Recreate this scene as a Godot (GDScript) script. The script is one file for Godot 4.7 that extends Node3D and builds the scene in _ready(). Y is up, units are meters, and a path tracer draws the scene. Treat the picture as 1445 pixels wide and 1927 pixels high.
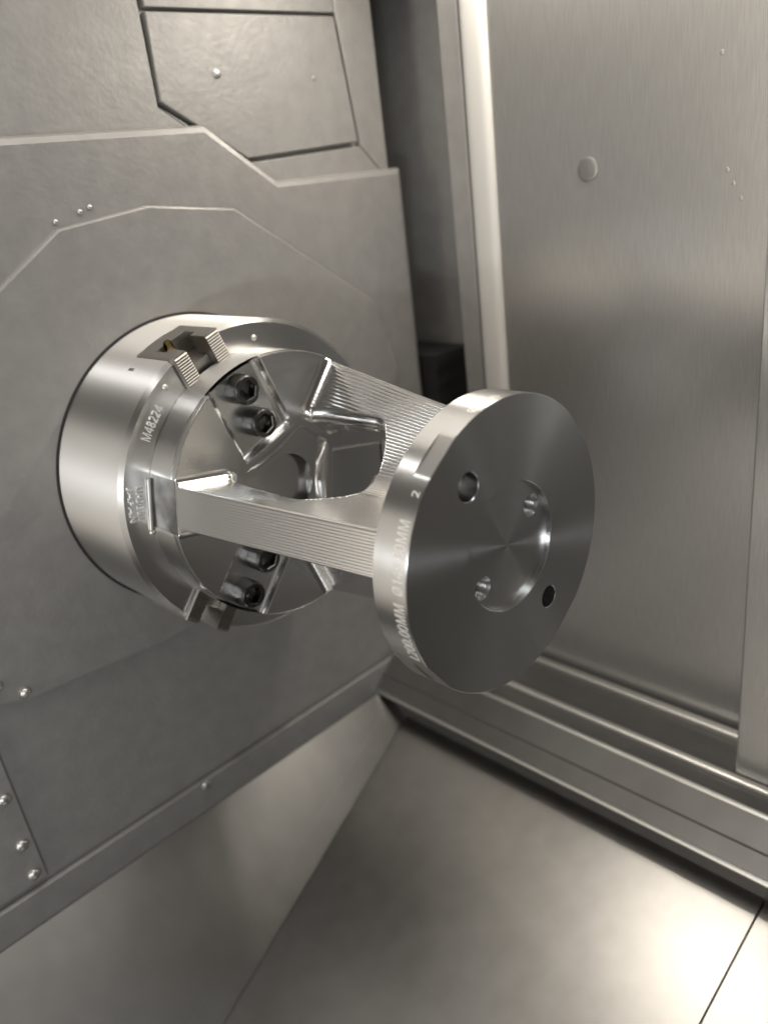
extends Node3D
# Inside a lathe: a three-legged test part bolted to a three-jaw chuck. Geometry is written in millimetres
# (axis of the spindle = Z, front face of the part's flange at z = 0) and scaled to metres.

const MM := 0.001


class Soup:
	# triangles, wound counter-clockwise seen from outside, in millimetres
	var v := PackedVector3Array()
	var uv := PackedVector2Array()

	func tri(a: Vector3, b: Vector3, c: Vector3, ua := Vector2.ZERO, ub := Vector2.ZERO, uc := Vector2.ZERO) -> void:
		v.append(a); v.append(b); v.append(c)
		uv.append(ua); uv.append(ub); uv.append(uc)

	func quad(a: Vector3, b: Vector3, c: Vector3, d: Vector3, ua := Vector2.ZERO, ub := Vector2.ZERO, uc := Vector2.ZERO, ud := Vector2.ZERO) -> void:
		tri(a, b, c, ua, ub, uc)
		tri(a, c, d, ua, uc, ud)

	# rows[i][j]; outside is on the side of (along j) x (along i)
	func grid(rows: Array, uvs: Array, flip := false) -> void:
		for i in rows.size() - 1:
			var p: PackedVector3Array = rows[i]
			var q: PackedVector3Array = rows[i + 1]
			var s: PackedVector2Array = uvs[i]
			var t: PackedVector2Array = uvs[i + 1]
			for j in p.size() - 1:
				if flip:
					quad(p[j], q[j], q[j + 1], p[j + 1], s[j], t[j], t[j + 1], s[j + 1])
				else:
					quad(p[j], p[j + 1], q[j + 1], q[j], s[j], s[j + 1], t[j + 1], t[j])

	func add(o: Soup, x: Transform3D) -> void:
		for p in o.v:
			v.append(x * p)
		uv.append_array(o.uv)

	func mesh(crease := 35.0) -> ArrayMesh:
		var n := v.size() / 3
		var fn := PackedVector3Array()
		var un := PackedVector3Array()
		fn.resize(n)
		un.resize(n)
		var at := {}
		for i in n:
			var k := i * 3
			var c := (v[k + 1] - v[k]).cross(v[k + 2] - v[k])
			fn[i] = c
			un[i] = c.normalized()
			for m in 3:
				var key := Vector3i((v[k + m] * 500.0).round())
				if at.has(key):
					at[key].append(i)
				else:
					at[key] = [i]
		var lim := cos(deg_to_rad(crease))
		var vv := PackedVector3Array()
		var nn := PackedVector3Array()
		var tt := PackedVector2Array()
		for i in n:
			if fn[i].length_squared() < 1e-12:
				continue
			for m in [0, 2, 1]:
				var k: int = i * 3 + m
				var s := Vector3.ZERO
				for f in at[Vector3i((v[k] * 500.0).round())]:
					if un[f].dot(un[i]) > lim:
						s += fn[f]
				vv.append(v[k] * 0.001)
				nn.append(s.normalized())
				tt.append(uv[k])
		var a := []
		a.resize(Mesh.ARRAY_MAX)
		a[Mesh.ARRAY_VERTEX] = vv
		a[Mesh.ARRAY_NORMAL] = nn
		a[Mesh.ARRAY_TEX_UV] = tt
		var am := ArrayMesh.new()
		am.add_surface_from_arrays(Mesh.PRIMITIVE_TRIANGLES, a)
		return am


# ---------------------------------------------------------------- naming

var taken := {}


func numbered(called: String) -> String:
	taken[called] = taken.get(called, -1) + 1
	return called if taken[called] == 0 else "%s_%03d" % [called, taken[called]]


func thing(called: String, label: String, category: String, at_mm: Vector3, group := "") -> Node3D:
	var o := Node3D.new()
	o.name = numbered(called)
	add_child(o)
	o.position = at_mm * MM
	o.set_meta("label", label)
	o.set_meta("category", category)
	if group:
		o.set_meta("group", group)
	return o


# a part of a thing, its geometry given in the scene's millimetres (or in the parent's own axes with own = true)
func part(parent: Node3D, called: String, s: Soup, m: Material, crease := 35.0, own := false) -> MeshInstance3D:
	var o := MeshInstance3D.new()
	o.name = called
	o.mesh = s.mesh(crease)
	o.material_override = null
	o.mesh.surface_set_material(0, m)
	parent.add_child(o, true)
	if not own and parent != self:
		var p: Node = parent
		var shift := Vector3.ZERO
		while p is Node3D and p != self:
			shift += p.position
			p = p.get_parent()
		o.position = -shift
	return o


func share(parent: Node3D, called: String, mesh: Mesh, x: Transform3D) -> MeshInstance3D:
	var o := MeshInstance3D.new()
	o.name = called
	o.mesh = mesh
	parent.add_child(o, true)
	var shift := Vector3.ZERO
	var p: Node = parent
	while p is Node3D and p != self:
		shift += p.position
		p = p.get_parent()
	o.transform = Transform3D(x.basis, x.origin * MM - shift)
	return o


func struct(called: String, s: Soup, m: Material, crease := 35.0) -> MeshInstance3D:
	var o := part(self, called, s, m, crease)
	o.name = called
	o.set_meta("kind", "structure")
	return o


# ---------------------------------------------------------------- shapes

# a turned shape about Z through c; profile points are (radius, z). Outside lies to the right of the way the profile runs.
func lathe(s: Soup, prof: Array, n := 96, c := Vector2.ZERO, a0 := 0.0, a1 := 360.0, uscale := 1.0) -> void:
	var rows := []
	var uvs := []
	var along := 0.0
	for i in prof.size():
		var p: Vector2 = prof[i]
		if i > 0:
			along += p.distance_to(prof[i - 1])
		var row := PackedVector3Array()
		var ur := PackedVector2Array()
		for j in n + 1:
			var t := deg_to_rad(a0 + (a1 - a0) * j / n)
			row.append(Vector3(c.x + p.x * cos(t), c.y + p.x * sin(t), p.y))
			ur.append(Vector2(t * uscale, along * 0.01))
		rows.append(row)
		uvs.append(ur)
	s.grid(rows, uvs)


func inset(poly: PackedVector2Array, d: float) -> PackedVector2Array:
	var out := PackedVector2Array()
	var n := poly.size()
	for i in n:
		var e0 := (poly[i] - poly[(i + n - 1) % n]).normalized()
		var e1 := (poly[(i + 1) % n] - poly[i]).normalized()
		var n0 := Vector2(-e0.y, e0.x)
		var n1 := Vector2(-e1.y, e1.x)
		out.append(poly[i] + (n0 + n1) / maxf(0.3, 1.0 + n0.dot(n1)) * d)
	return out


func ccw(poly: PackedVector2Array) -> PackedVector2Array:
	if Geometry2D.is_polygon_clockwise(poly):
		poly.reverse()
	return poly


# polygon (x, y) drawn out along z from z0 to z1, its top edge rounded over b, then moved by x
func prism(s: Soup, poly: PackedVector2Array, z0: float, z1: float, b := 0.0, x := Transform3D.IDENTITY, bottom := true, top := true) -> void:
	poly = ccw(poly)
	var n := poly.size()
	var levels := [[0.0, z0], [0.0, z1 - b]]
	if b > 0.0:
		levels.append([b * 0.29, z1 - b * 0.29])
		levels.append([b, z1])
	var rings := []
	for l in levels:
		rings.append(poly if l[0] == 0.0 else inset(poly, l[0]))
	for k in rings.size() - 1:
		var along := 0.0
		var p: PackedVector2Array = rings[k]
		var q: PackedVector2Array = rings[k + 1]
		var za: float = levels[k][1]
		var zb: float = levels[k + 1][1]
		for i in n:
			var j := (i + 1) % n
			var w: float = poly[i].distance_to(poly[j])
			s.quad(x * Vector3(p[i].x, p[i].y, za), x * Vector3(p[j].x, p[j].y, za), x * Vector3(q[j].x, q[j].y, zb), x * Vector3(q[i].x, q[i].y, zb),
				Vector2(along, za) * 0.01, Vector2(along + w, za) * 0.01, Vector2(along + w, zb) * 0.01, Vector2(along, zb) * 0.01)
			along += w
	var cap: PackedVector2Array = rings[-1]
	if top:
		var t := Geometry2D.triangulate_polygon(cap)
		for i in range(0, t.size(), 3):
			flat(s, cap[t[i]], cap[t[i + 1]], cap[t[i + 2]], z1, x, true)
	if bottom:
		var t := Geometry2D.triangulate_polygon(poly)
		for i in range(0, t.size(), 3):
			flat(s, poly[t[i]], poly[t[i + 1]], poly[t[i + 2]], z0, x, false)


func flat(s: Soup, a: Vector2, b: Vector2, c: Vector2, z: float, x: Transform3D, up: bool) -> void:
	if ((b - a).cross(c - a) > 0.0) != up:
		var k := b
		b = c
		c = k
	s.tri(x * Vector3(a.x, a.y, z), x * Vector3(b.x, b.y, z), x * Vector3(c.x, c.y, z), a * 0.01, b * 0.01, c * 0.01)


func box(s: Soup, a: Vector3, b: Vector3, r := 0.0, x := Transform3D.IDENTITY) -> void:
	prism(s, PackedVector2Array([Vector2(a.x, a.y), Vector2(b.x, a.y), Vector2(b.x, b.y), Vector2(a.x, b.y)]), a.z, b.z, r, x)


func frame(o: Vector3, ex: Vector3, ey: Vector3) -> Transform3D:
	return Transform3D(Basis(ex.normalized(), ey.normalized(), ex.cross(ey).normalized()), o)


func poly(a: Array) -> PackedVector2Array:
	var out := PackedVector2Array()
	for i in range(0, a.size(), 2):
		out.append(Vector2(a[i], a[i + 1]))
	return out


# lettering: words as a thin solid w wide and h high, laid out by the callable from (along, up, out)
func lettering(words: String, w: float, h: float, out: float, lay: Callable) -> Soup:
	var t := TextMesh.new()
	var f := SystemFont.new()
	f.font_names = PackedStringArray(["Droid Sans"])
	t.font = f
	t.text = words
	t.font_size = 48
	t.pixel_size = 0.01
	t.depth = 0.1
	t.curve_step = 2.0
	var a := t.surface_get_arrays(0)
	var p: PackedVector3Array = a[Mesh.ARRAY_VERTEX]
	var lo := p[0]
	var hi := p[0]
	for q in p:
		lo = lo.min(q)
		hi = hi.max(q)
	var s := Soup.new()
	var ix: PackedInt32Array = a[Mesh.ARRAY_INDEX] if a[Mesh.ARRAY_INDEX] != null else PackedInt32Array(range(p.size()))
	for i in range(0, ix.size(), 3):
		var c := []
		for m in [0, 2, 1]:
			var q := p[ix[i + m]]
			c.append(lay.call((q.x - lo.x) / (hi.x - lo.x) * w, (q.y - lo.y) / (hi.y - lo.y) * h, (q.z - lo.z) / (hi.z - lo.z) * out))
		s.tri(c[0], c[1], c[2])
	return s


# ---------------------------------------------------------------- materials

func metal(called: String, lin: Color, rough: float, aniso := 0.0) -> StandardMaterial3D:
	var m := StandardMaterial3D.new()
	m.resource_name = called
	m.albedo_color = lin.linear_to_srgb()
	m.metallic = 1.0
	m.roughness = rough
	if aniso != 0.0:
		m.anisotropy_enabled = true
		m.anisotropy = aniso
	return m


func noise(sd: int, freq: float, w := 512, h := 512, oct := 4, type := FastNoiseLite.TYPE_SIMPLEX_SMOOTH) -> FastNoiseLite:
	var n := FastNoiseLite.new()
	n.seed = sd
	n.frequency = freq
	n.noise_type = type
	n.fractal_octaves = oct
	return n


func ntex(n: FastNoiseLite, lo: Color, hi: Color, w := 512, h := 512, bump := 0.0) -> NoiseTexture2D:
	var t := NoiseTexture2D.new()
	t.width = w
	t.height = h
	t.seamless = true
	t.noise = n
	if bump > 0.0:
		t.as_normal_map = true
		t.bump_strength = bump
		return t
	var g := Gradient.new()
	g.set_color(0, lo)
	g.set_color(1, hi)
	t.color_ramp = g
	return t


func grey(x: float) -> Color:
	return Color(x, x, x)


var m_wall: StandardMaterial3D
var m_cover: StandardMaterial3D
var m_sheet: StandardMaterial3D
var m_brushed: StandardMaterial3D
var m_floor: StandardMaterial3D
var m_black: StandardMaterial3D
var m_turned: StandardMaterial3D
var m_face: StandardMaterial3D
var m_chuck: StandardMaterial3D
var m_milled: StandardMaterial3D
var m_polished: StandardMaterial3D
var m_jaw: StandardMaterial3D
var m_bolt: StandardMaterial3D
var m_screw: StandardMaterial3D
var m_engrave: StandardMaterial3D
var m_patch: StandardMaterial3D
var m_brass: StandardMaterial3D
var m_rough: StandardMaterial3D
var m_shaded_track: StandardMaterial3D
var m_back: StandardMaterial3D
var m_pale: StandardMaterial3D


func materials() -> void:
	var cloudy := ntex(noise(3, 0.012, 512, 512, 5), grey(0.93), grey(1.0), 1024, 1024)
	var speck := ntex(noise(5, 0.09, 512, 512, 3), grey(0.0), grey(1.0), 512, 512, 1.2)
	var fine := ntex(noise(8, 0.02, 512, 512, 5), grey(0.82), grey(1.0), 1024, 1024)

	m_wall = StandardMaterial3D.new()
	m_wall.resource_name = "grey painted sheet"
	m_wall.albedo_color = Color(0.34, 0.328, 0.312).linear_to_srgb()
	m_wall.albedo_texture = cloudy
	m_wall.roughness = 0.5
	m_wall.metallic = 0.35
	m_wall.roughness_texture = fine
	m_wall.normal_enabled = true
	m_wall.normal_texture = speck
	m_wall.normal_scale = 0.2
	m_wall.uv1_triplanar = true
	m_wall.uv1_world_triplanar = true
	m_wall.uv1_scale = Vector3(4, 4, 4)

	m_cover = m_wall.duplicate()
	m_cover.resource_name = "grey painted cover"
	m_cover.albedo_color = Color(0.315, 0.304, 0.29).linear_to_srgb()

	m_sheet = m_wall.duplicate()
	m_sheet.resource_name = "dull stainless sheet"
	m_sheet.albedo_color = Color(0.27, 0.262, 0.25).linear_to_srgb()
	m_sheet.metallic = 0.8
	m_sheet.roughness = 0.42

	m_brushed = metal("brushed stainless", Color(0.37, 0.361, 0.346), 0.3)
	m_brushed.metallic = 0.72
	m_brushed.roughness_texture = ntex(noise(12, 0.03, 512, 512, 4), grey(0.93), grey(1.0), 1024, 1024)
	m_brushed.uv1_scale = Vector3(3.0, 0.12, 1.0)
	m_brushed.albedo_texture = ntex(noise(14, 0.03, 512, 512, 5), grey(0.9), grey(1.0), 1024, 1024)

	m_floor = metal("stainless chute sheet", Color(0.31, 0.303, 0.293), 0.3)
	m_floor.albedo_texture = cloudy
	m_floor.roughness_texture = cloudy
	m_floor.uv1_triplanar = true
	m_floor.uv1_world_triplanar = true
	m_floor.uv1_scale = Vector3(3, 3, 3)

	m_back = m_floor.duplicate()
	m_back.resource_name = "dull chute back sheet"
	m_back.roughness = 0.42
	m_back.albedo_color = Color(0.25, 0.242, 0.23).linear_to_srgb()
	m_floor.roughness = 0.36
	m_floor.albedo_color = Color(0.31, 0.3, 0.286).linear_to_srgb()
	m_shaded_track = m_wall.duplicate()
	m_shaded_track.resource_name = "ledge sheet with dark reflection and shade in its colour"
	m_shaded_track.albedo_color = Color(0.085, 0.082, 0.078).linear_to_srgb()  # dark reflection on the ledge and shade below it, put into the colour
	m_shaded_track.roughness = 0.4
	m_black = StandardMaterial3D.new()
	m_black.resource_name = "black rubber"
	m_black.albedo_color = Color(0.012, 0.012, 0.012).linear_to_srgb()
	m_black.roughness = 0.6

	m_turned = metal("fine turned steel", Color(0.54, 0.53, 0.514), 0.38, -0.97)
	m_face = metal("faced steel", Color(0.58, 0.575, 0.56), 0.26, -0.97)
	m_chuck = metal("ground chuck steel", Color(0.6, 0.588, 0.568), 0.48, -0.97)
	# turning marks: gloss that varies across the feed direction, drawn out round the axis
	var rings := ntex(noise(31, 0.03, 512, 512, 4), grey(0.88), grey(1.0), 512, 512)
	for m in [m_turned, m_face, m_chuck]:
		m.roughness_texture = rings
		m.uv1_scale = Vector3(1.0 / TAU, 6.0, 1.0)
	m_milled = metal("milled steel", Color(0.8, 0.787, 0.765), 0.17)
	m_polished = metal("smooth milled steel", Color(0.76, 0.752, 0.735), 0.24)
	m_jaw = metal("hardened jaw steel", Color(0.38, 0.358, 0.33), 0.36)
	m_bolt = metal("black oxide screw", Color(0.11, 0.107, 0.1), 0.26)
	m_screw = metal("bright screw", Color(0.62, 0.61, 0.58), 0.38)
	m_engrave = metal("engraved steel", Color(0.88, 0.865, 0.84), 0.6)
	m_patch = metal("smudged milled flat with dark reflection in its colour", Color(0.42, 0.405, 0.385), 0.42)  # darker than the rim: the reflection on the flat is in the colour
	m_patch.albedo_texture = ntex(noise(21, 0.02, 512, 512, 4), grey(0.6), grey(1.0), 256, 256)
	m_pale = StandardMaterial3D.new()
	m_pale.resource_name = "pale seal strip"
	m_pale.albedo_color = Color(0.5, 0.485, 0.455).linear_to_srgb()
	m_pale.roughness = 0.5
	m_rough = metal("rough milled steel", Color(0.74, 0.728, 0.705), 0.48)
	m_brass = metal("brass", Color(0.7, 0.5, 0.22), 0.3)


# ---------------------------------------------------------------- the scene

func _ready() -> void:
	# camera
	var cam := Camera3D.new()
	cam.name = "camera"
	add_child(cam)
	cam.transform = Transform3D(
		Basis(Vector3(0.70389769, -0.11829917, 0.70038086), Vector3(0.34740345, 0.91738717, -0.19419483), Vector3(-0.61954733, 0.38000802, 0.68684425)).orthonormalized(),
		Vector3(-0.28238789, 0.17253468, 0.22334292))
	var attr := CameraAttributesPhysical.new()
	attr.frustum_focal_length = 27.486
	attr.frustum_focus_distance = 0.43
	attr.frustum_near = 0.02
	attr.frustum_far = 20.0
	attr.exposure_aperture = 4.8
	cam.attributes = attr
	cam.near = 0.02
	cam.far = 20.0
	cam.fov = 64.97
	cam.current = true

	# surroundings: a dim workshop
	var env := Environment.new()
	env.background_mode = Environment.BG_COLOR
	env.background_color = Color(0.3, 0.298, 0.29)
	env.background_energy_multiplier = 1.0
	env.tonemap_mode = Environment.TONE_MAPPER_LINEAR
	env.tonemap_exposure = 1.0
	env.sdfgi_enabled = true
	env.ssao_enabled = true
	env.ssil_enabled = true
	var we := WorldEnvironment.new()
	we.name = "surroundings"
	we.environment = env
	add_child(we)

	materials()
	lamps()
	enclosure()
	headstock()
	right_side()
	floor_pan()
	chuck()
	fixture()
	bolts()


func lamp(called: String, label: String, at: Vector3, towards: Vector3, w: float, h: float, energy: float, tint: Color, glow: float) -> void:
	var t := thing(called, label, "lamp", at)
	var z := -(towards - at).normalized()
	var ex := Vector3.UP.cross(z).normalized()
	if absf(z.y) > 0.95:
		ex = Vector3.RIGHT
	var b := Basis(ex, z.cross(ex), z)
	# housing: a shallow tray behind the glowing face (local -z is the way the light goes)
	var s := Soup.new()
	box(s, Vector3(-w / 2 - 12, -h / 2 - 12, 2), Vector3(w / 2 + 12, h / 2 + 12, 30), 3.0, Transform3D(b, at))
	part(t, "housing", s, m_pale)
	var g := StandardMaterial3D.new()
	g.resource_name = "lamp glow"
	g.albedo_color = Color(0.8, 0.8, 0.8)
	g.emission_enabled = true
	g.emission = tint
	g.emission_energy_multiplier = glow
	var d := Soup.new()
	box(d, Vector3(-w / 2, -h / 2, -2), Vector3(w / 2, h / 2, 2), 0.0, Transform3D(b, at))
	part(t, "lamp_diffuser", d, g)
	var l := AreaLight3D.new()
	l.name = called + "_light"
	l.area_size = Vector2(w, h) * MM
	l.light_energy = energy
	l.light_color = tint
	l.shadow_enabled = true
	t.add_child(l, true)
	l.transform = Transform3D(b, -z * 0.004)


func lamps() -> void:
	lamp("unseen_side_lamp", "tall light panel out of view to the left, placed to light the chuck, legs and rims", Vector3(-980, 30, -140), Vector3(0, 30, -140), 250, 1200, 0.4, Color(1.0, 0.97, 0.925), 1.0)  # out of view; kind and place chosen to light chuck, legs and rims
	lamp("unseen_roof_lamp", "unseen square light panel above the chute, placed to light its floor", Vector3(100, 600, -60), Vector3(100, -200, -60), 460, 380, 0.13, Color(1.0, 0.97, 0.925), 1.3)  # unseen; stands where the chute floor would mirror it
	lamp("unseen_rail_lamp", "unseen long light bar above the sliding panel, placed to light its top", Vector3(214, 352, -50), Vector3(185, -100, -50), 24, 280, 0.12, Color(1.0, 0.97, 0.925), 3.0)  # unseen; set close so the panel is brightest at its top
	lamp("unseen_roof_tube", "unseen narrow light bar overhead, placed for a thin bright line on the round parts", Vector3(-300, 610, -130), Vector3(-240, -200, -130), 30, 260, 0.1, Color(1.0, 0.99, 0.98), 6.0)  # unseen; gives the thin bright line along the round parts
	lamp("unseen_front_roof_lamp", "unseen small overhead light panel at the front, placed to light the flange recess", Vector3(170, 615, 400), Vector3(60, -200, 200), 220, 120, 0.045, Color(0.95, 0.98, 1.0), 2.0)  # unseen; lights the recess edge and faint streaks on the flange
	lamp("unseen_front_lamp", "wide low lamp out of view towards the viewer, placed to light the lower left wall", Vector3(-560, 15, 340), Vector3(-60, -120, -200), 180, 18, 0.18, Color(0.96, 0.98, 1.0), 3.0)  # unseen; placed to brighten the lower left wall and streak the flange face


func enclosure() -> void:
	# the machine's roof and its far end, outside the picture
	var s := Soup.new()
	box(s, Vector3(-500, 640, -340), Vector3(420, 660, 900))
	struct("roof", s, m_wall)
	s = Soup.new()
	box(s, Vector3(-500, -420, 900), Vector3(420, 640, 920))
	struct("far_end_wall", s, m_wall)


func screw_mesh(r: float, h: float, m: Material) -> Mesh:
	var s := Soup.new()
	var pr := [Vector2(r, 0)]
	for k in 7:
		var t := k * PI / 12.0
		pr.append(Vector2(r * cos(t) * 0.35 + r * 0.65 * cos(t * 0.9), h * (0.25 + 0.75 * sin(t))))
	pr.append(Vector2(0.001, h))
	lathe(s, pr, 20)
	var me := s.mesh(50.0)
	me.surface_set_material(0, m)
	return me


func headstock() -> void:
	# backing wall
	var t := thing("headstock_wall", "grey headstock wall sheet behind the covers around the chuck", "wall", Vector3(-100, -285, -300))
	var s := Soup.new()
	box(s, Vector3(-900, -285, -330), Vector3(244, 700, -306))
	part(t, "wall_sheet", s, m_wall)

	# upper plate with a cut-out for the hexagonal access panel
	t = thing("upper_cover", "large flat grey cover plate across the top left of the wall", "panel", Vector3(-100, 220, -300))
	s = Soup.new()
	var hexa := poly([40, 289, 202, 291, 212, 203, 101, 198, 38, 237])
	var big := poly([-900, 214, 66, 214, 122, 172, 244, 172, 242, 660, -900, 660])
	prism(s, poly([-900, 210, 70, 210, 36, 234, 37, 660, -900, 660]), -306, -299.5, 1.2)
	prism(s, poly([40.5, 291.5, 204.5, 293.5, 204, 660, 37.3, 660]), -306, -299.5, 1.2)
	prism(s, poly([205, 294, 215, 200, 244.5, 171, 242, 660, 205, 660]), -306, -299.5, 1.2)
	prism(s, poly([36.6, 233.6, 70, 210, 120, 172, 244, 170.6, 214.5, 199.6, 101.5, 195]), -306, -299.5, 1.2)
	part(t, "cover_plate", s, m_wall)

	t = thing("access_panel", "six-sided grey access panel set into the upper cover plate", "panel", Vector3(110, 240, -303))
	s = Soup.new()
	prism(s, hexa, -305, -298.5, 1.0)
	part(t, "panel_sheet", s, m_wall)
	var sm := screw_mesh(3.2, 2.0, m_screw)
	share(t, "screw", sm, Transform3D(Basis.IDENTITY, Vector3(86, 253, -298.5)))
	share(t, "screw", screw_mesh(1.8, 0.8, m_wall), Transform3D(Basis.IDENTITY, Vector3(174, 249, -298.5)))

	# the cover round the spindle: bevelled edge along its top
	t = thing("spindle_cover", "big grey stepped cover plate around the octagonal spindle plate", "panel", Vector3(-60, -285, -296))
	s = Soup.new()
	var outl := poly([-900, -287, 248, -287, 248, 180, 117, 181, 62, 221, -900, 221])
	prism(s, outl, -306, -288, 5.0)
	part(t, "cover_plate", s, m_cover, 20.0)
	s = Soup.new()
	# folded lip along the foot of the cover
	prism(s, poly([0, 0, 1150, 0, 1150, 30, 0, 30]), 0, 4, 1.5, frame(Vector3(-902, -287, -288), Vector3(1, 0, 0), Vector3(0, 1, 0.06)))
	part(t, "foot_lip", s, m_cover)
	for q in [Vector3(-56, -262, -283.5), Vector3(162, -272, -283)]:
		share(t, "screw", screw_mesh(4.0, 2.5, m_screw), Transform3D(Basis.IDENTITY, q))

	# raised octagonal plate
	t = thing("octagonal_plate", "raised octagonal grey plate directly behind the round chuck", "panel", Vector3(0, 0, -285))
	s = Soup.new()
	prism(s, poly([-215, 68, -104, 140, -60, 168, 3, 175, 70, 166, 191, 82, 214, 20, 180, -70, 90, -118, -60, -124, -162, -116, -240, -90, -250, 40]), -289, -282, 1.6)
	part(t, "plate_sheet", s, m_cover, 20.0)
	for q in [Vector3(-41, 176, -287.8), Vector3(-34, 178, -287.8), Vector3(-58, 172, -287.8)]:
		share(t, "screw", screw_mesh(1.6, 1.2, m_screw), Transform3D(Basis.IDENTITY, q))
	share(t, "screw", screw_mesh(3.6, 4.0, m_screw), Transform3D(Basis.IDENTITY, Vector3(-162, -109, -282)))
	share(t, "screw", screw_mesh(3.6, 4.0, m_screw), Transform3D(Basis.IDENTITY, Vector3(-177, -96, -282)))
	s = Soup.new()
	lathe(s, [Vector2(105.2, -282.02), Vector2(105.2, -281.2), Vector2(103.2, -281.2)], 120)
	part(t, "seal_ring", s, m_black)

	# small riveted side panel, bottom left
	t = thing("riveted_panel", "small grey panel with round rivet heads at the lower left", "panel", Vector3(-230, -250, -285))
	s = Soup.new()
	prism(s, poly([-420, -254, -186, -252, -189, -128, -420, -120]), -288, -284.5, 1.0)
	part(t, "panel_sheet", s, m_cover)
	var rv := screw_mesh(4.3, 3.6, m_screw)
	for q in [Vector3(-195, -177, -284.5), Vector3(-194.5, -217, -284.5), Vector3(-194, -244, -284.5)]:
		share(t, "rivet", rv, Transform3D(Basis.IDENTITY, q))


func right_side() -> void:
	var fz := func(x: float) -> Transform3D: return frame(Vector3(x, 0, 0), Vector3(0, 0, 1), Vector3(0, 1, 0))
	# the recess between the headstock and the sliding panel
	var t := thing("recess_wall", "grey inner wall in the narrow recess right of the headstock", "wall", Vector3(300, -260, -300))
	var s := Soup.new()
	prism(s, poly([-420, -400, -190, -400, -190, 660, -420, 660]), 0, 10, 0.0, frame(Vector3(310, 0, 0), Vector3(0, 0, 1), Vector3(0, 1, 0)))
	part(t, "wall_sheet", s, m_wall)
	s = Soup.new()
	box(s, Vector3(210, -400, -425), Vector3(312, 660, -415))
	part(t, "back_sheet", s, m_wall)
	s = Soup.new()
	box(s, Vector3(246, 335, -425), Vector3(309, 350, -212))  # out of view; placed to keep overhead light out of the recess
	part(t, "unseen_shade_sheet", s, m_wall)
	t = thing("way_cover", "black rubber way cover at the foot of the narrow recess", "cover", Vector3(275, -260, -300))
	s = Soup.new()
	var pleat := PackedVector2Array([Vector2(-360, -260)])
	for k in 36:
		pleat.append(Vector2(-272 + (2.5 if k % 2 == 0 else 0.0), -260 + k * 8))
	pleat.append(Vector2(-360, 20))
	# pleats seen from the front: profile in (z, y), drawn out across the recess
	prism(s, pleat, 250, 299, 0.0, frame(Vector3.ZERO, Vector3(0, 0, 1), Vector3(0, 1, 0)).scaled_local(Vector3(1, 1, -1)))
	part(t, "rubber_cover", s, m_black)

	# sliding panel of brushed stainless with its bright edge post
	t = thing("sliding_panel", "tall brushed stainless panel on the right with a bright upright edge", "panel", Vector3(240, -260, -90))
	s = Soup.new()
	prism(s, poly([-188, -259, 60, -259, 60, 660, -188, 660]), 0, 4, 0.0, fz.call(244.0))
	part(t, "panel_sheet", s, m_brushed)
	s = Soup.new()
	var post := PackedVector2Array()
	for k in 13:
		var a := PI * k / 12.0
		post.append(Vector2(-194.0 + 11.5 * signf(cos(a)) * pow(absf(cos(a)), 0.6), -7.0 * pow(sin(a), 0.6)))
	# rounded upright lip: half round in (z, depth), drawn out along y
	prism(s, post, -259, 660, 0.0, frame(Vector3(242, 0, 0), Vector3(0, 0, 1), Vector3(1, 0, 0)))
	part(t, "edge_post", s, m_pale)
	s = Soup.new()
	prism(s, poly([-232, -259, -212, -259, -212, 660, -232, 660]), 0, 8, 2.0, fz.call(252.0))
	part(t, "guide_strip", s, m_wall)
	share(t, "plug", screw_mesh(8.0, 0.9, m_sheet), Transform3D(Basis(Vector3(0, 0, 1), Vector3(0, 1, 0), Vector3(-1, 0, 0)), Vector3(240, 162, -104)))
	var pit := screw_mesh(1.4, 0.2, m_brushed)
	for q in [Vector3(240, 217, -13), Vector3(240, 153, -7), Vector3(240, 145, -3), Vector3(240, 136, 2)]:
		share(t, "rivet", pit, Transform3D(Basis(Vector3(0, 0, 1), Vector3(0, 1, 0), Vector3(-1, 0, 0)), q))

	# front door panel, nearer
	t = thing("door_panel", "stainless door panel edge at the far right of the picture", "door", Vector3(190, -256, 200))
	s = Soup.new()
	prism(s, poly([38, -256, 700, -256, 700, 660, 38, 660]), 0, 6, 2.0, fz.call(196.0))
	part(t, "door_sheet", s, m_brushed)
	share(t, "screw", screw_mesh(2.6, 2.0, m_screw), Transform3D(Basis(Vector3(0, 0, 1), Vector3(0, 1, 0), Vector3(-1, 0, 0)), Vector3(190, 110, 42)))

	# ledge with the two rails that the panel and the door run in
	t = thing("door_track", "stainless ledge with two raised rails along the foot of the right wall", "track", Vector3(200, -262, 0))
	s = Soup.new()
	prism(s, poly([-282, 164, 700, 164, 700, 300, -282, 300]), 0, 6, 0.0, frame(Vector3(0, -260, 0), Vector3(0, 0, 1), Vector3(1, 0, 0)))
	part(t, "ledge_top", s, m_shaded_track)
	for r in [[231.0, 8.0, 5.0], [186.0, 6.0, 4.0]]:
		s = Soup.new()
		prism(s, poly([-282, r[0] - r[1] / 2, 700, r[0] - r[1] / 2, 700, r[0] + r[1] / 2, -282, r[0] + r[1] / 2]), 6, 6 + r[2], 1.5, frame(Vector3(0, -260, 0), Vector3(0, 0, 1), Vector3(1, 0, 0)))
		part(t, "rail", s, m_screw)
	s = Soup.new()
	# sloping front of the ledge and its hemmed lower edge
	var e := Vector3(-26, -25, 0)
	prism(s, poly([-282, 0, 700, 0, 700, 36, -282, 36]), -3, 0, 0.0, frame(Vector3(164, -256, 0), Vector3(0, 0, 1), e))
	part(t, "sloping_front", s, m_floor)
	s = Soup.new()
	var hem := PackedVector2Array()
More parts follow.
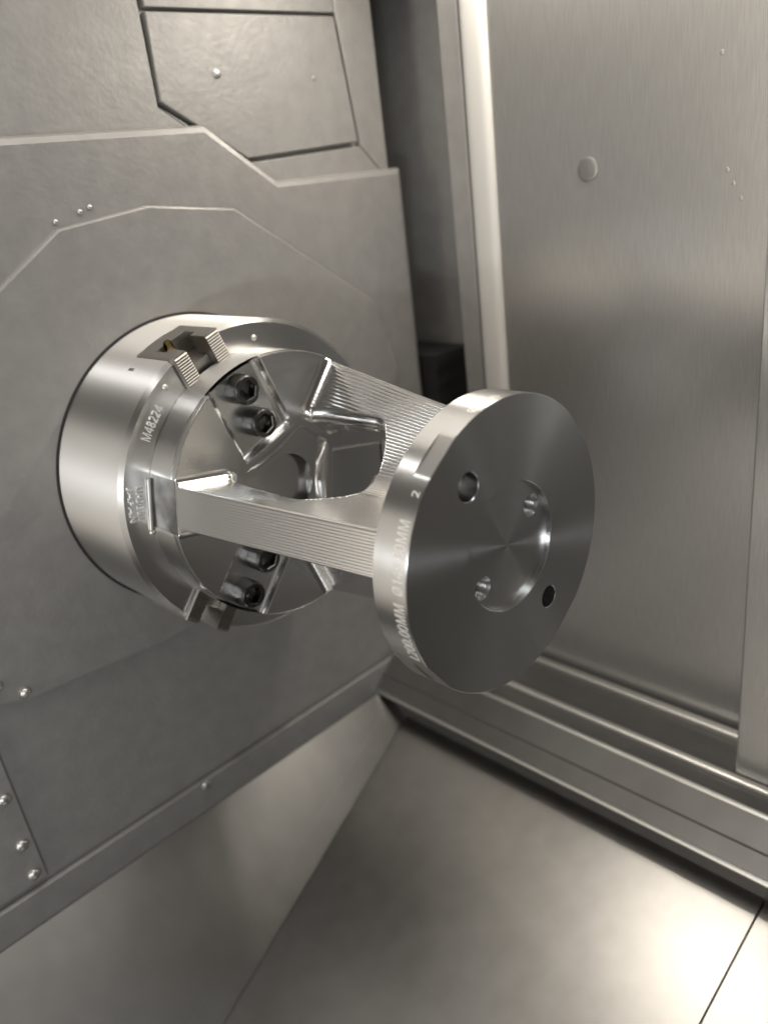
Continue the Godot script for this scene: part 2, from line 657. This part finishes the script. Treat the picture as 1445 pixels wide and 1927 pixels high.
	for k in 10:
		hem.append(Vector2(2.6 * cos(TAU * k / 10), 2.6 * sin(TAU * k / 10)))
	prism(s, hem, -282, 700, 0.0, Transform3D(Basis.IDENTITY, Vector3(137.5, -282.5, 0)))
	part(t, "hemmed_edge", s, m_screw)
	s = Soup.new()
	prism(s, hem, -282, 700, 0.0, Transform3D(Basis.IDENTITY, Vector3(164.5, -255, 0)))
	part(t, "top_bend", s, m_screw)
	s = Soup.new()
	box(s, Vector3(146, -330, -282), Vector3(150, -268, 700))
	part(t, "back_web", s, m_shaded_track)  # dark colour stands for the shade under the ledge


func floor_pan() -> void:
	# the chute: a sheet sloping out of the headstock wall and one sloping in from the right
	var s := Soup.new()
	var va := Vector3(138, -307.7, -254.9)
	var vb := Vector3(-476, -446, -89.9)
	s.quad(Vector3(-900, -285, -282), Vector3(vb.x, vb.y, vb.z), va, Vector3(148, -285, -282))
	s.tri(Vector3(-900, -285, -282), Vector3(-900, -446, -89.9), vb)
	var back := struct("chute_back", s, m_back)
	# lapped strip where the two sheets of the chute meet
	var vd := (vb - va).normalized()
	var nb := Vector3(0, 27.1, 22.7).normalized()
	s = Soup.new()
	prism(s, poly([4, 2, 640, 2, 640, 20, 4, 20]), 0.2, 1.4, 0.0, frame(va, vd, nb.cross(vd)))
	if nb.cross(vd).y < 0.0:
		s = Soup.new()
		prism(s, poly([4, -2, 640, -2, 640, -20, 4, -20]), 0.2, 1.4, 0.0, frame(va, vd, nb.cross(vd)))
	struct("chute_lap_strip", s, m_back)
	var tilt := Basis(Vector3.RIGHT, deg_to_rad(-50.0))
	for q in [va + vd * 28.0 + nb * 1.3 + nb.cross(vd) * 10.0, va + vd * 196.0 + nb * 1.3 + nb.cross(vd) * 10.0, va + vd * 252.0 + nb * 1.3 + nb.cross(vd) * 10.0, va + vd * 112.0 + nb * 1.3 + nb.cross(vd) * 10.0]:
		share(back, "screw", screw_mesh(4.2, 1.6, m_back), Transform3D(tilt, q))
	s = Soup.new()
	var sl := 0.225
	var yy := func(x: float) -> float: return -312.0 + sl * (x - 119.0)
	s.quad(va, vb, Vector3(-476, vb.y, 80), Vector3(150, yy.call(150.0), 80))
	s.tri(va, Vector3(150, yy.call(150.0), 80), Vector3(150, yy.call(150.0), -256))
	struct("chute_floor", s, m_floor)
	s = Soup.new()
	s.quad(Vector3(150, yy.call(150.0) - 3, 60), Vector3(-476, vb.y - 3, 60), Vector3(-476, vb.y - 3, 110), Vector3(150, yy.call(150.0) - 3, 110))
	struct("chute_floor_backing", s, m_floor)
	s = Soup.new()
	s.quad(Vector3(150, yy.call(150.0), 81.6), Vector3(-476, vb.y, 81.6), Vector3(-476, vb.y, 900), Vector3(150, yy.call(150.0), 900))
	struct("chute_floor_front", s, m_floor)


func chuck() -> void:
	var t := thing("chuck", "round three-jaw lathe chuck of bright turned steel on the headstock", "chuck", Vector3(0, 0, -282))
	var s := Soup.new()
	var R := 103.4
	lathe(s, [Vector2(R, -284), Vector2(R, -240)], 180)
	# the front half, notched by the three jaw ways
	var disc := PackedVector2Array()
	for k in 180:
		disc.append(Vector2(R, 0).rotated(TAU * k / 180))
	var shape := disc
	for a in [109.3, -10.7, -130.7]:
		var u := Vector2.RIGHT.rotated(deg_to_rad(a))
		var n := Vector2(-u.y, u.x)
		var cut := PackedVector2Array([u * 60 - n * 18, u * 130 - n * 18, u * 130 + n * 18, u * 60 + n * 18])
		shape = Geometry2D.clip_polygons(shape, cut)[0]
	prism(s, shape, -240, -203, 0.0, Transform3D.IDENTITY, false, true)
	for a in [109.3, -10.7, -130.7]:
		lathe(s, [Vector2(R, -203), Vector2(R - 2.6, -200.4)], 50, Vector2.ZERO, a + 10.1, a + 109.9)
	var floor_ring := inset(ccw(disc), 0.6)
	prism(s, floor_ring, -241, -240, 0.0, Transform3D.IDENTITY, false, true)
	part(t, "body", s, m_chuck, 30.0)
	s = Soup.new()
	var front := PackedVector2Array()
	for k in 180:
		front.append(Vector2(R - 2.6, 0).rotated(TAU * k / 180))
	for a in [109.3, -10.7, -130.7]:
		var u := Vector2.RIGHT.rotated(deg_to_rad(a))
		var n := Vector2(-u.y, u.x)
		front = Geometry2D.clip_polygons(front, PackedVector2Array([u * 60 - n * 18, u * 130 - n * 18, u * 130 + n * 18, u * 60 + n * 18]))[0]
	prism(s, front, -203, -200.5, 0.0, Transform3D.IDENTITY, false, false)
	var tr := Geometry2D.triangulate_polygon(front)
	for i in range(0, tr.size(), 3):
		flat(s, front[tr[i]], front[tr[i + 1]], front[tr[i + 2]], -200.4, Transform3D.IDENTITY, true)
	for i in s.v.size():
		s.uv[i] = Vector2(atan2(s.v[i].y, s.v[i].x), Vector2(s.v[i].x, s.v[i].y).length() * 0.01)
	part(t, "front_face", s, m_polished)
	# jaws: T-slotted blocks with serrated tops
	for a in [109.3, -10.7, -130.7]:
		var u := Vector3.RIGHT.rotated(Vector3.BACK, deg_to_rad(a))
		var n := Vector3.BACK.cross(u)
		var x := Transform3D(Basis(n, Vector3.BACK, u), Vector3.ZERO)   # local x across, y along the spindle axis, z outwards
		s = Soup.new()
		prism(s, poly([-17.7, -239, 17.7, -239, 17.7, -197.8, 16.9, -197, 7.7, -197, 7.7, -213, 11.5, -213, 11.5, -225, -11.5, -225, -11.5, -213, -7.7, -213, -7.7, -197, -16.9, -197, -17.7, -197.8]), 45, 103.2, 0.7, x)
		var jaw := part(t, "master_jaw", s, m_jaw)
		for side in [-1, 1]:
			s = Soup.new()
			var z := 46.0
			while z < 101.0:
				var p0 := Vector3(side * 7.7, -197, z)
				var w: float = 9.2 * side
				for h in 2:
					var za := z + h * 0.85
					var ya := -197.0 + (0.0 if h == 0 else 0.9)
					var yb := -197.0 + (0.9 if h == 0 else 0.0)
					var c := [Vector3(p0.x, ya, za), Vector3(p0.x + w, ya, za), Vector3(p0.x + w, yb, za + 0.85), Vector3(p0.x, yb, za + 0.85)]
					if side > 0:
						s.quad(x * c[0], x * c[3], x * c[2], x * c[1])
					else:
						s.quad(x * c[0], x * c[1], x * c[2], x * c[3])
				z += 1.7
			part(jaw, "serration", s, m_jaw, 10.0)
		s = Soup.new()
		prism(s, poly([-11.2, -224.5, 11.2, -224.5, 11.2, -213.4, 7.4, -213.4, 7.4, -204, -7.4, -204, -7.4, -213.4, -11.2, -213.4]), 46, 91, 0.8, x)
		part(jaw, "tee_nut", s, m_jaw)
		if a > 100.0:
			s = Soup.new()
			lathe(s, [Vector2(3.2, 0), Vector2(3.2, 5), Vector2(1.6, 6.2), Vector2(0.01, 6.2)], 20)
			var b := Soup.new()
			b.add(s, Transform3D(Basis(n, Vector3.BACK.cross(n) * -1.0, u), u * 98.0 + Vector3(0, 0, -222) + n * 4.0))
			part(t, "grease_screw", b, m_brass)
	# pins, index line and slot
	for q in [Vector2(-57.2, 76.5), Vector2(-86.5, -4.4), Vector2(10, 91)]:
		s = Soup.new()
		lathe(s, [Vector2(1.9, -200.5), Vector2(1.8, -199.7), Vector2(1.1, -199.1), Vector2(0.01, -198.9)], 16, q)
		part(t, "pin", s, m_screw, 60.0)
	s = Soup.new()
	box(s, Vector3(-3, -0.9, 0), Vector3(3, 0.9, 0.5), 0.2, frame(Vector3(R, 0, 0).rotated(Vector3.BACK, deg_to_rad(124.8)) + Vector3(0, 0, -233), Vector3(0, 0, -1), Vector3(0, 1, 0).rotated(Vector3.BACK, deg_to_rad(124.8))))
	part(t, "oil_slot", s, m_chuck)
	# lettering on the face
	var arc := func(r: float, a: float, dir: float) -> Callable:
		return func(ax: float, up: float, out: float) -> Vector3:
			var rr := r - dir * up
			var th := deg_to_rad(a) + dir * ax / r
			return Vector3(rr * cos(th), rr * sin(th), -200.4 + out)
	part(t, "lettering", lettering("M48224", 22.0, 5.6, 0.9, func(ax: float, up: float, out: float) -> Vector3:
		var th := deg_to_rad(147.0) - ax / 92.5
		return Vector3(cos(th), sin(th), 0) * (89.2 + up) + Vector3(0, 0, -200.4 + out)), m_engrave)
	for w in [["JAPAN", 99.0], ["MADE IN", 93.0]]:
		part(t, "lettering", lettering(w[0], 20.0, 4.2, 0.9, func(ax: float, up: float, out: float) -> Vector3:
			var th := deg_to_rad(164.2) + ax / 93.0
			return Vector3(cos(th), sin(th), 0) * (w[1] - up) + Vector3(0, 0, -200.4 + out)), m_engrave)


const RF := 74.9
const FLATS := [125.5, 216.0, 306.0, 36.0]


func rim(deg: float) -> float:
	var r := RF
	for c in FLATS:
		var d := absf(fposmod(deg - c + 180.0, 360.0) - 180.0)
		if d < 40.0:
			r = minf(r, RF * cos(deg_to_rad(8.8)) / cos(deg_to_rad(d)))
	return r


# a polar cell (r0..r1, a0..a1) at height z with a round hole in it
func holed_cell(s: Soup, r0: float, r1: float, a0: int, a1: int, z: float, c: Vector2, hr: float) -> void:
	var b := PackedVector2Array()
	for a in range(a0, a1):
		b.append(Vector2(r1, 0).rotated(deg_to_rad(a)))
	for k in 6:
		b.append(Vector2(lerpf(r1, r0, k / 6.0), 0).rotated(deg_to_rad(a1)))
	for a in range(a1, a0, -1):
		b.append(Vector2(r0, 0).rotated(deg_to_rad(a)))
	for k in 6:
		b.append(Vector2(lerpf(r0, r1, k / 6.0), 0).rotated(deg_to_rad(a0)))
	var mid := (a0 + a1) / 2.0
	var uvf := func(p: Vector2) -> Vector2: return Vector2(deg_to_rad(mid) + p.rotated(-deg_to_rad(mid)).angle(), p.length() * 0.01)
	var n := b.size()
	for i in n:
		var p := b[i]
		var q := b[(i + 1) % n]
		var hp := c + (p - c).normalized() * hr
		var hq := c + (q - c).normalized() * hr
		for k in 3:
			var f0 := k / 3.0
			var f1 := (k + 1) / 3.0
			var w: Array = [p.lerp(hp, f0), q.lerp(hq, f0), q.lerp(hq, f1), p.lerp(hp, f1)]
			s.quad(Vector3(w[0].x, w[0].y, z), Vector3(w[1].x, w[1].y, z), Vector3(w[2].x, w[2].y, z), Vector3(w[3].x, w[3].y, z), uvf.call(w[0]), uvf.call(w[1]), uvf.call(w[2]), uvf.call(w[3]))


func polar_face(s: Soup, radii: Array, z: float, holes: Array) -> void:
	# holes: [ring index, a0, a1, centre, radius]
	for k in radii.size() - 1:
		for a in 360:
			var skip := false
			for h in holes:
				if h[0] == k and posmod(a - h[1], 360) < h[2] - h[1]:
					skip = true
			if skip:
				continue
			var u0 := deg_to_rad(a)
			var u1 := deg_to_rad(a + 1)
			var o0: float = radii[k + 1] if radii[k + 1] < RF - 0.01 else rim(a) - 0.35
			var o1: float = radii[k + 1] if radii[k + 1] < RF - 0.01 else rim(a + 1) - 0.35
			var i0: float = radii[k]
			s.quad(Vector3(i0 * cos(u0), i0 * sin(u0), z), Vector3(o0 * cos(u0), o0 * sin(u0), z), Vector3(o1 * cos(u1), o1 * sin(u1), z), Vector3(i0 * cos(u1), i0 * sin(u1), z),
				Vector2(u0, i0 * 0.01), Vector2(u0, o0 * 0.01), Vector2(u1, o1 * 0.01), Vector2(u1, i0 * 0.01))
	for h in holes:
		holed_cell(s, radii[h[0]], radii[h[0] + 1], h[1], h[2], z, h[3], h[4])


func fixture() -> void:
	var t := thing("test_part", "silver three-legged machined steel part with a round front flange", "machined part", Vector3(0, 0, -200))
	# ---- flange
	var rows := []
	var uvs := []
	for l in [[-20.77, false, 0.35], [-20.42, false, 0.0], [-9.52, false, 0.0], [-9.5, true, 0.0], [-0.35, true, 0.0], [0.0, true, 0.35]]:
		var row := PackedVector3Array()
		var ur := PackedVector2Array()
		for a in 361:
			var r: float = (rim(a) if l[1] else RF) - l[2]
			row.append(Vector3(r * cos(deg_to_rad(a)), r * sin(deg_to_rad(a)), l[0]))
			ur.append(Vector2(deg_to_rad(a), l[0] * 0.01))
		rows.append(row)
		uvs.append(ur)
	var s := Soup.new()
	s.grid(rows, uvs)
	var flange := part(t, "flange", s, m_turned, 12.0)
	s = Soup.new()
	lathe(s, [Vector2(0.01, -20.77), Vector2(RF - 0.35, -20.77)], 120)
	part(flange, "back_face", s, m_rough, 35.0, true)
	s = Soup.new()
	var c1 := Vector2(-28.4, 41.1)
	var c2 := Vector2(28.2, -41.2)
	var c3 := Vector2(20.7, 13.8)
	var c4 := Vector2(-20.9, -14.6)
	polar_face(s, [33.2, 40.0, 60.0, RF], 0.0, [[1, 112, 138, c1, 7.3], [1, 292, 318, c2, 6.4]])
	part(flange, "front_face", s, m_face, 35.0, true)
	s = Soup.new()
	polar_face(s, [0.01, 16.0, 32.9], -3.0, [[1, 12, 56, c3, 6.0], [1, 193, 237, c4, 6.0]])
	part(flange, "centre_recess", s, m_face, 35.0, true)
	s = Soup.new()
	lathe(s, [Vector2(33.2, 0), Vector2(32.9, -0.3), Vector2(32.9, -3.0)], 180)
	part(flange, "recess_wall", s, m_polished, 35.0, true)
	for h in [[c1, 6.9], [c2, 5.9]]:
		s = Soup.new()
		lathe(s, [Vector2(h[1] + 0.45, 0), Vector2(h[1], -0.45), Vector2(h[1], -19), Vector2(0.01, -19)], 40, h[0])
		part(flange, "plain_hole", s, m_polished, 35.0, true)
	for c in [c3, c4]:
		s = Soup.new()
		var pr := [Vector2(6.0, -3.0), Vector2(5.1, -3.9)]
		var z := -3.9
		for k in 9:
			pr.append(Vector2(4.25, z - 0.75))
			pr.append(Vector2(5.05, z - 1.5))
			z -= 1.5
		pr.append(Vector2(4.25, z - 0.7))
		pr.append(Vector2(0.01, z - 2.0))
		lathe(s, pr, 36, c)
		part(flange, "threaded_hole", s, m_polished, 30.0, true)
	# engraving round the rim
	var engrave := func(words: String, a: float, w: float, z0: float, h: float) -> void:
		var so := lettering(words, w, h, 0.2, func(ax: float, up: float, out: float) -> Vector3:
			var th := deg_to_rad(a) - ax / RF
			var deg := rad_to_deg(th)
			var r: float = RF if z0 - up < -9.5 else minf(RF, rim(fposmod(deg, 360.0)))
			return Vector3((r + out) * cos(th), (r + out) * sin(th), z0 - up))
		part(flange, "engraving", so, m_engrave, 35.0, true)
	engrave.call("Ø149.80MM", 175.3, 33.4, -1.8, 6.6)
	engrave.call("L200.00MM", 203.4, 32.2, -1.8, 6.6)
	engrave.call("2", 141.6, 2.8, -2.0, 4.2)
	engrave.call("Ø65.80", 104.0, 20.0, -2.2, 5.0)
	# ---- legs
	for al in [169.8, 49.5, -70.5]:
		var leg := Soup.new()
		make_leg(leg, al)
		part(t, "leg", leg, m_milled, 14.0)
	s = Soup.new()
	make_core(s)
	part(t, "core", s, m_milled, 14.0)
	make_base(t)


# cutter marks: a narrow groove between flat lands, four points to a mark
const MARK_F := [0.0, 0.2, 0.5, 0.8]
const MARK_D := [1.0, 0.2, 0.0, 0.2]


func mark(k: int) -> float:
	return float(k / 4) + MARK_F[k % 4]


func leg_outer(z: float) -> float:
	return 82.9 - (z + 172.5) * 0.178


func leg_inner(z: float) -> float:
	var r := 44.0
	if z < -150.0:
		var f := clampf((-150.0 - z) / 36.0, 0, 1)
		r = 44.0 - 12.0 * (1.0 - sqrt(1.0 - f * f))
	if z > -112.0:
		var f := clampf((z + 112.0) / 20.0, 0, 1)
		r = 44.0 - 30.0 * (1.0 - sqrt(1.0 - f * f))
	return r


# a leg is swept along the spindle axis: rectangular section with rounded edges, cutter marks running along it, flaring into base and flange
func make_leg(s: Soup, al: float) -> void:
	var u := Vector3.RIGHT.rotated(Vector3.BACK, deg_to_rad(al))
	var n := Vector3.BACK.cross(u)
	var zs := []
	for k in 11:
		var a := PI / 2 * k / 10
		zs.append([-172.5 + 6.0 * (1.0 - cos(a)), 6.0 * (1.0 - sin(a))])
	for k in range(1, 20):
		zs.append([lerpf(-166.5, -113.0, k / 19.0), 0.0])
	for k in range(1, 17):
		zs.append([lerpf(-113.0, -92.0, k / 16.0), 0.0])
	for k in range(1, 18):
		zs.append([lerpf(-92.0, -25.2, k / 17.0), 0.0])
	for k in range(1, 9):
		var a := PI / 2 * k / 8
		zs.append([-25.2 + 4.4 * sin(a), 4.4 * (1.0 - cos(a))])
	var rows := []
	var uvs := []
	for q in zs:
		var z: float = q[0]
		var fl: float = q[1]
		var half := 12.5 + fl
		var ro := leg_outer(z) + (fl if z > -60 else 0.0)
		var ri := leg_inner(z)
		if z > -92.5:
			ri = 6.0
		var ring := PackedVector3Array()
		var ru := PackedVector2Array()
		var fade := clampf(minf((z + 166.0) / 14.0, 1.0), 0.15, 1.0)
		var pts := []
		var rad := 1.6
		var rin := 7.5 if z < -104.0 else lerpf(7.5, 1.6, clampf((z + 104.0) / 11.0, 0.0, 1.0))
		var amp := 0.2 * fade
		# outer face, from -half to +half
		for k in 53:
			var f := mark(k) / 13.0
			pts.append(Vector2(ro - 0.85 * amp * MARK_D[k % 4], lerpf(-half + rad, half - rad, f)))
		for k in range(1, 5):
			var a := PI / 2 * k / 5
			pts.append(Vector2(ro - rad + rad * cos(a), half - rad + rad * sin(a)))
		var step := lerpf(2.5, 1.5, clampf((z + 172.0) / 151.0, 0.0, 1.0))
		var side := []
		for k in 133:
			var r := ro - rad - mark(k) * step
			side.append(Vector2(maxf(r, ri + rin), 1.15 * amp * MARK_D[k % 4] if r > ri + rin else 0.0))
		for p in side:
			pts.append(Vector2(p.x, half - p.y))
		for k in range(1, 8):
			var a := PI / 2 * k / 8
			pts.append(Vector2(ri + rin - rin * sin(a), half - rin + rin * cos(a)))
		for k in 17:
			pts.append(Vector2(ri, lerpf(half - rin, -half + rin, k / 16.0)))
		for k in range(1, 8):
			var a := PI / 2 * k / 8
			pts.append(Vector2(ri + rin - rin * cos(a), -half + rin - rin * sin(a)))
		side.reverse()
		for p in side:
			pts.append(Vector2(p.x, -half + p.y))
		for k in range(1, 5):
			var a := PI / 2 * k / 5
			pts.append(Vector2(ro - rad + rad * sin(a), -half + rad - rad * cos(a)))
		pts.append(pts[0])
		var along := 0.0
		for k in pts.size():
			var p: Vector2 = pts[k]
			if k > 0:
				along += p.distance_to(pts[k - 1])
			ring.append(u * p.x + n * p.y + Vector3(0, 0, z))
			ru.append(Vector2(along, z) * 0.01)
		rows.append(ring)
		uvs.append(ru)
	s.grid(rows, uvs)


# the solid middle between flange and window: the legs meet with rounded inside corners
func make_core(s: Soup) -> void:
	var R := 17.0
	var outline := PackedVector2Array()
	for al in [109.65, -10.5, -130.5]:
		# rounded inside corner facing al, between legs at al-60 and al+60
		var dirv := Vector2.RIGHT.rotated(deg_to_rad(al))
		var c: Vector2 = dirv * ((12.5 + R) / sin(deg_to_rad(60.0)))
		for k in 45:
			var a := deg_to_rad(al + 180.0 + lerpf(-30.0, 30.0, mark(k) / 11.0))
			var amp: float = 0.1 * MARK_D[k % 4]
			outline.append(c + Vector2.RIGHT.rotated(a) * (R + amp))
	outline = ccw(outline)
	# order by angle round the axis
	var list := Array(outline)
	list.sort_custom(func(a: Vector2, b: Vector2) -> bool: return a.angle() < b.angle())
	list.append(list[0])
	var zs := [[-97.5, -6.0], [-96.5, -2.0], [-95.0, -0.6], [-93.0, 0.0], [-60.0, 0.0], [-26.0, 0.0]]
	for k in range(1, 9):
		var a := PI / 2 * k / 8
		zs.append([-25.2 + 4.4 * sin(a), 4.4 * (1.0 - cos(a))])
	var rows := []
	var uvs := []
	var row0 := PackedVector3Array()
	var u0 := PackedVector2Array()
	for p in list:
		row0.append(Vector3(0, 0, -98.5))
		u0.append(Vector2.ZERO)
	rows.append(row0)
	uvs.append(u0)
	for q in zs:
		var row := PackedVector3Array()
		var ur := PackedVector2Array()
		for p: Vector2 in list:
			var r: Vector2 = p + p.normalized() * float(q[1])
			row.append(Vector3(r.x, r.y, q[0]))
			ur.append(Vector2(p.angle(), q[0] * 0.01))
		rows.append(row)
		uvs.append(ur)
	s.grid(rows, uvs)


func make_base(t: Node3D) -> void:
	var R := 85.0
	# lower slab with flats under the legs
	var flat_r := func(deg: float) -> float:
		var r := R
		for c in [169.8, 49.5, -70.5]:
			var d := absf(fposmod(deg - c + 180.0, 360.0) - 180.0)
			if d < 40.0:
				r = minf(r, 83.3 / cos(deg_to_rad(d)))
		return r
	var disc := PackedVector2Array()
	for k in 360:
		disc.append(Vector2(flat_r.call(float(k)), 0).rotated(deg_to_rad(k)))
	var s := Soup.new()
	var rows := []
	var uvs := []
	for l in [[-200.0, 0.5], [-199.5, 0.0], [-177.5, 0.0]]:
		var row := PackedVector3Array()
		var ur := PackedVector2Array()
		for k in 361:
			var p := disc[k % 360]
			p -= p.normalized() * l[1]
			row.append(Vector3(p.x, p.y, l[0]))
			ur.append(Vector2(deg_to_rad(k), l[0] * 0.01))
		rows.append(row)
		uvs.append(ur)
	s.grid(rows, uvs)
	var rim_part := part(t, "base_rim", s, m_turned, 20.0)
	s = Soup.new()
	lathe(s, [Vector2(83.0, -177.5), Vector2(20.0, -177.5)], 120)
	# raised top: disc less the three bolt channels
	var shape := disc
	for a in [109.3, -10.7, -130.7]:
		var u := Vector2.RIGHT.rotated(deg_to_rad(a))
		var n := Vector2(-u.y, u.x)
		shape = Geometry2D.clip_polygons(shape, PackedVector2Array([u * 34.0 - n * 20.3, u * 130 - n * 20.3, u * 130 + n * 20.3, u * 34.0 + n * 20.3]))[0]
	shape = ccw(shape)
	prism(s, shape, -177.5, -172.5, 0.9, Transform3D.IDENTITY, false, false)
	# flat top, less the round pocket in the middle
	var top := inset(shape, 0.9)
	var pocket := PackedVector2Array()
	for k in 90:
		var a := TAU * k / 90
		# six flat sides with rounded corners: three under the legs, three towards the bolt channels
		var sum := 0.0
		for m in 6:
			var c := cos(a - deg_to_rad(49.8 + 60.0 * m))
			if c > 0.1:
				sum += pow(c / (37.5 if m % 2 == 0 else 31.0), 14.0)
		pocket.append(Vector2.RIGHT.rotated(a) * pow(sum, -1.0 / 14.0))
	for k in 3:
		var a0 := deg_to_rad(109.3 + 120.0 * k)
		var wedge := PackedVector2Array([Vector2.ZERO, Vector2.RIGHT.rotated(a0) * 200, Vector2.RIGHT.rotated(a0 + PI / 3) * 400, Vector2.RIGHT.rotated(a0 + TAU / 3) * 200])
		for p in Geometry2D.intersect_polygons(top, wedge):
			for q in Geometry2D.clip_polygons(p, pocket):
				var tr := Geometry2D.triangulate_polygon(q)
				for i in range(0, tr.size(), 3):
					flat(s, q[tr[i]], q[tr[i + 1]], q[tr[i + 2]], -172.5, Transform3D.IDENTITY, true)
	var base := part(t, "base_disc", s, m_polished, 25.0)
	# pocket with a rolled lip
	s = Soup.new()
	rows = []
	uvs = []
	var lv := [[0.0, -172.5]]
	for k in range(1, 9):
		var a := PI / 2 * k / 8
		lv.append([-9.0 * sin(a), -172.5 - 8.0 * (1.0 - cos(a))])
	for k in range(1, 7):
		var a := PI / 2 * k / 6
		lv.append([-9.0 - 4.0 * (1.0 - cos(a)), -180.5 - 4.0 * sin(a)])
	lv.append([-16.0, -184.5])
	lv.append([-60.0, -184.5])
	for l in lv:
		var row := PackedVector3Array()
		var ur := PackedVector2Array()
		for k in 91:
			var p := pocket[k % 90]
			var turn := absf(fposmod(rad_to_deg(p.angle()) - 169.8 + 60.0, 120.0) - 60.0)
			var lip: float = l[0] if l[0] < -15.0 else l[0] * smoothstep(12.0, 34.0, turn)
			p = p.normalized() * maxf(0.01, p.length() + lip)
			row.append(Vector3(p.x, p.y, l[1]))
			ur.append(Vector2(TAU * k / 90, l[1] * 0.01))
		rows.append(row)
		uvs.append(ur)
	s.grid(rows, uvs)
	part(base, "centre_pocket", s, m_polished, 40.0, true)
	# filleted channel walls
	for a in [109.3, -10.7, -130.7]:
		var u := Vector3.RIGHT.rotated(Vector3.BACK, deg_to_rad(a))
		var n := Vector3.BACK.cross(u)
		for side in [-1.0, 1.0]:
			s = Soup.new()
			rows = []
			uvs = []
			for k in 9:
				var f := PI / 2 * k / 8
				var w: float = 20.25 - 4.2 * (1.0 - sin(f))
				var z := -177.45 + 4.2 * (1.0 - cos(f))
				var row := PackedVector3Array()
				var ur := PackedVector2Array()
				for q in [34.1, 82.2]:
					row.append(u * q + n * w * side + Vector3(0, 0, z))
					ur.append(Vector2(q, k) * 0.01)
				rows.append(row)
				uvs.append(ur)
			s.grid(rows, uvs, side < 0.0)
			part(base, "channel_fillet", s, m_polished, 40.0, true)
		s = Soup.new()
		rows = []
		uvs = []
		for k in 9:
			var f := PI / 2 * k / 8
			var w: float = 34.05 + 3.4 * (1.0 - sin(f))
			var z := -177.45 + 4.2 * (1.0 - cos(f))
			var row := PackedVector3Array()
			var ur := PackedVector2Array()
			for q in [-20.2, 20.2]:
				row.append(u * w + n * q + Vector3(0, 0, z))
				ur.append(Vector2(q, k) * 0.01)
			rows.append(row)
			uvs.append(ur)
		s.grid(rows, uvs, true)
		part(base, "channel_fillet", s, m_polished, 40.0, true)
	# worn flat under the near leg, its darker reflection painted in, and the thin gauge line beside it
	s = Soup.new()
	var u := Vector3.RIGHT.rotated(Vector3.BACK, deg_to_rad(169.8))
	var n := Vector3.BACK.cross(u)
	var pl := PackedVector2Array([Vector2(-16.2, -199.6), Vector2(16.2, -199.6), Vector2(16.2, -172.9), Vector2(-16.2, -172.9)])
	for k in 8:
		pass
	prism(s, pl, 83.2, 83.36, 0.05, Transform3D(Basis(-n, Vector3.BACK, -u * -1.0), Vector3.ZERO))
	part(base, "dark_flat", s, m_patch, 35.0, true)
	s = Soup.new()
	var rod := PackedVector2Array()
	for k in 8:
		rod.append(Vector2(0.75, 0).rotated(TAU * k / 8))
	prism(s, rod, -18, 13, 0.2, frame(u * 85.4 + Vector3(0, 0, -199.4), u, Vector3.BACK.cross(n) * 0.0 + Vector3.BACK))
	part(base, "gauge_rod", s, m_screw, 60.0, true)


func bolts() -> void:
	var proto := thing("cap_screw", "", "screw", Vector3.ZERO)
	var s := Soup.new()
	# ribbed head
	var rows := []
	var uvs := []
	var lv := [[8.6, 0.0], [8.9, 0.4], [8.9, 10.6], [8.5, 11.5], [7.6, 12.0]]
	for l in lv:
		var row := PackedVector3Array()
		var ur := PackedVector2Array()
		for k in 193:
			var a := TAU * k / 192
			var r: float = l[0] - (0.18 * (0.5 - 0.5 * cos(a * 48)) if l[0] > 8.7 else 0.0)
			row.append(Vector3(r * cos(a), r * sin(a), l[1]))
			ur.append(Vector2(a, l[1] * 0.01))
		rows.append(row)
		uvs.append(ur)
	s.grid(rows, uvs)
	# top with a six-sided socket
	var hexr := func(a: float, af: float) -> float:
		var q := fposmod(a, PI / 3) - PI / 6
		return af / 2.0 / cos(q)
	rows = []
	uvs = []
	for l in [[7.6, 12.0, false], [10.9, 12.0, true], [10.0, 11.3, true], [10.0, 5.5, true], [0.02, 4.2, true]]:
		var row := PackedVector3Array()
		var ur := PackedVector2Array()
		for k in 73:
			var a := TAU * k / 72
			var r: float = hexr.call(a, l[0]) if l[2] else l[0]
			row.append(Vector3(r * cos(a), r * sin(a), l[1]))
			ur.append(Vector2(a, r * 0.01))
		rows.append(row)
		uvs.append(ur)
	var soc := Soup.new()
	soc.grid(rows, uvs)
	part(proto, "head", s, m_bolt, 40.0, true)
	part(proto, "hex_socket", soc, m_bolt, 25.0, true)
	var spots := [
		[109.3, 73.5, "upper dark cap screw near the rim of the top channel", 0.2], [109.3, 50.0, "dark cap screw nearer the hub in the top channel", 0.5],
		[-130.7, 49.0, "dark cap screw just under the near leg, nearer the hub", 0.1], [-130.7, 73.0, "lowest dark cap screw, beside the lower jaw", 0.7]]
	for i in spots.size():
		var q: Array = spots[i]
		var o: Node3D = proto if i == 0 else proto.duplicate()
		if i > 0:
			o.name = numbered("cap_screw")
			add_child(o)
		var p := Vector2(q[1], 0).rotated(deg_to_rad(q[0]))
		o.transform = Transform3D(Basis(Vector3.BACK, q[3]), Vector3(p.x, p.y, -177.5) * MM)
		o.set_meta("label", q[2])
		o.set_meta("category", "screw")
		o.set_meta("group", "cap screws holding the part to the chuck jaws")
